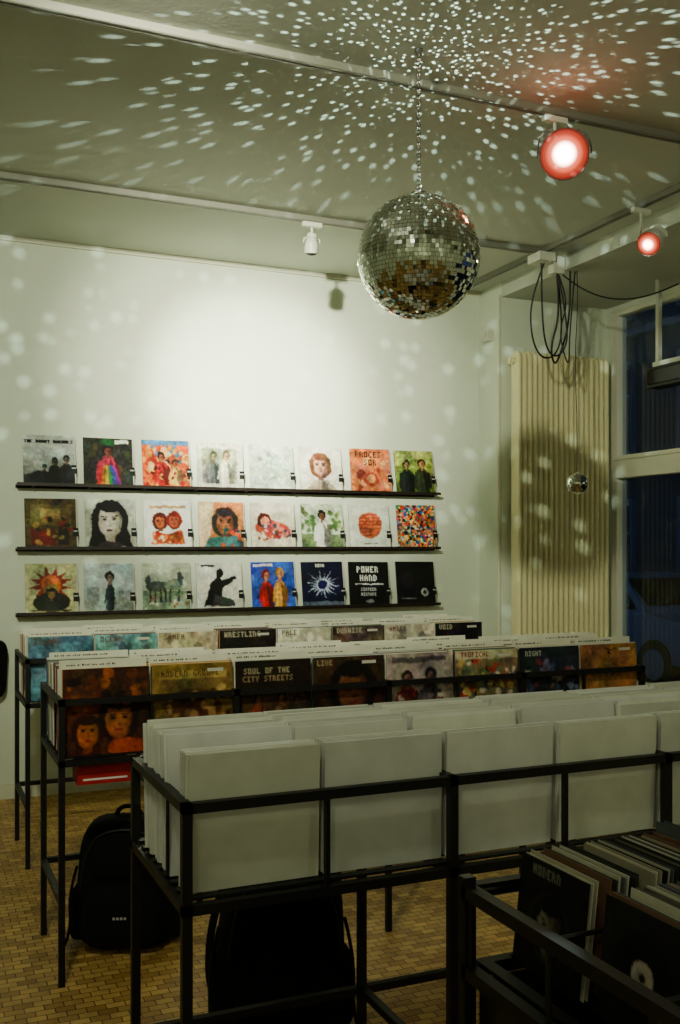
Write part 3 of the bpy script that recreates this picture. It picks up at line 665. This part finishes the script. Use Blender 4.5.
b.obj('radiator_columns',[M_RAD],e)
# ------------------------------------------------------------------ outside
boxobj('street_ground',(X1+.15,-8,-.35),(30,45,-.25),M_ROAD)
e=empty('street_building')
b=B(); b.box((15,2,-.25),(16,40,14))
for j in range(12):
    for k in range(4):
        y=3.5+j*2.9; z=.6+k*3.1
        b.box((14.93,y,z),(15.0,y+1.3,z+1.9),mi=1)
        b.box((14.88,y-.12,z-.12),(15.0,y+1.42,z),mi=2); b.box((14.9,y-.1,z+1.9),(15.0,y+1.4,z+2.05),mi=2)
        b.box((14.9,y+.62,z),(14.94,y+.68,z+1.9),mi=2); b.box((14.9,y,z+1.25),(14.94,y+1.3,z+1.31),mi=2)
        b.box((14.9,y-.1,z),(15.0,y,z+1.9),mi=2); b.box((14.9,y+1.3,z),(15.0,y+1.4,z+1.9),mi=2)
for k in range(3): b.box((14.8,2,3.2+k*3.1),(15.0,40,3.35+k*3.1),mi=2)
b.obj('facade',[M_FAC,M_FACD,M_FACT],e)
def car(loc,yaw):
    e=empty('parked_car',loc); e.rotation_euler=(0,0,yaw)
    prof=[(-2.15,.35),(-2.2,.6),(-2.05,.85),(-1.2,.95),(-.55,1.38),(.2,1.45),(1.0,1.40),(1.7,1.0),(2.1,.92),(2.2,.6),(2.15,.35)]
    b=B(); ws=lambda z:.88 if z<.95 else .88-(z-.95)*.45
    vs=[(x,-ws(z),z) for x,z in prof]+[(x,ws(z),z) for x,z in prof]; n=len(prof)
    fs=[(i,i+1,n+i+1,n+i) for i in range(n-1)]+[(n-1,0,n,2*n-1),tuple(range(n)),tuple(range(2*n-1,n-1,-1))]
    b.add(vs,fs,mi=0)
    for s in (-1,1):
        gl=[(-1.0,1.0),(-.5,1.33),(.2,1.39),(.95,1.34),(1.5,1.02)]
        b.add([(x,s*(ws(z)+.006),z) for x,z in gl],[tuple(range(5)) if s<0 else tuple(range(5))[::-1]],mi=1)
        for x in (-1.35,1.35): b.cyl((x,s*.72,.32),(x,s*.90,.32),.32,24,mi=2); b.cyl((x,s*.90,.32),(x,s*.91,.32),.2,16,mi=0)
    b.add([(-1.12,-.74,1.0),(-1.12,.74,1.0),(-.56,.66,1.395),(-.56,-.66,1.395)],[(0,1,2,3)],mi=1)
    b.obj('body',[M_CAR,M_CARG,M_TYRE],e,bevel=.03)
car((9.6,11.4,-.25),math.radians(90)); car((9.6,16.8,-.25),math.radians(90))
# ------------------------------------------------------------------ lights
def light(name,kind,loc,energy,col,size=.05,aim=None,angle=60,blend=1.0):
    l=bpy.data.lights.new(name,kind); l.energy=energy; l.color=col; l.shadow_soft_size=size
    o=bpy.data.objects.new(name,l); COL.objects.link(o); o.location=loc
    if kind=='SPOT': l.spot_size=math.radians(angle); l.spot_blend=blend
    if aim is not None: o.rotation_euler=(Vector(aim)-Vector(loc)).to_track_quat('-Z','Y').to_euler()
    return o
d=(AIM-KEY).normalized(); kp=KEY+d*.03
light('key_spot_lamp','SPOT',kp,6000,(1,1,.80),.06,AIM,17,1)
light('key_soft_lamp','SPOT',kp,2300,(1,1,.78),.06,AIM,30,1)
light('key_flood_lamp','SPOT',kp,520,(.95,1,.74),.08,(2.3,WY,2.2),60,1)
light('key_spill_lamp','SPOT',kp,230,(.95,1,.74),.08,(2.4,6.2,2.2),125,1)
light('ambient_fill_a','POINT',(-1.2,-1.2,3.0),30,(.97,1,.72),.12)  # unseen point lamp added behind the camera as ambient fill
light('ambient_fill_b','POINT',(2.6,-1.4,3.0),24,(.97,1,.72),.12)  # second added fill lamp, also out of view
light('added_red_glow','POINT',tuple(h1+Vector((-.10,-.14,-.02))),.9,(1,.16,.07),.05)  # extra red point lamp added to spread a glow around the lens
o=light('sparkle_dot_lamp','POINT',(BALL[0]+.05,BALL[1]-.03,BALL[2]+.30),1.0,(1,1,1),.0)  # added point lamp; its dot pattern stands in for light reflected by the tiles
l=o.data; l.energy=80; l.use_nodes=True; nt=l.node_tree; em=nt.nodes['Emission']
geo=nt.nodes.new('ShaderNodeNewGeometry'); vo=nt.nodes.new('ShaderNodeTexVoronoi'); vo.inputs['Scale'].default_value=21
nt.links.new(geo.outputs['Incoming'],vo.inputs['Vector'])
mr=nt.nodes.new('ShaderNodeMapRange'); mr.inputs['From Min'].default_value=.12; mr.inputs['From Max'].default_value=.34
mr.inputs['To Min'].default_value=1; mr.inputs['To Max'].default_value=0
nt.links.new(vo.outputs['Distance'],mr.inputs['Value'])
sp=nt.nodes.new('ShaderNodeSeparateXYZ'); nt.links.new(geo.outputs['Incoming'],sp.inputs[0])
ab=nt.nodes.new('ShaderNodeMath'); ab.operation='ABSOLUTE'; nt.links.new(sp.outputs[2],ab.inputs[0])
m2=nt.nodes.new('ShaderNodeMapRange'); m2.inputs['From Min'].default_value=.05; m2.inputs['From Max'].default_value=.75
m2.inputs['To Min'].default_value=3.2; m2.inputs['To Max'].default_value=1.0
nt.links.new(ab.outputs[0],m2.inputs['Value'])
mu=nt.nodes.new('ShaderNodeMath'); mu.operation='MULTIPLY'; nt.links.new(mr.outputs[0],mu.inputs[0]); nt.links.new(m2.outputs[0],mu.inputs[1])
nt.links.new(mu.outputs[0],em.inputs['Strength'])
em.inputs['Color'].default_value=(.76,1,.87,1)
w=bpy.data.worlds.new('dusk'); S.world=w; w.use_nodes=True
bg=w.node_tree.nodes['Background']; bg.inputs[0].default_value=(.08,.12,.24,1); bg.inputs[1].default_value=.30
# ------------------------------------------------------------------ camera
cd=bpy.data.cameras.new('camera'); co=bpy.data.objects.new('camera',cd); COL.objects.link(co)
cd.sensor_fit='VERTICAL'; cd.sensor_height=36; cd.lens=35; cd.shift_y=35/1024; cd.clip_start=.05
co.location=(0,0,H); co.rotation_euler=(math.radians(90),0,math.radians(-23.4))
S.camera=co
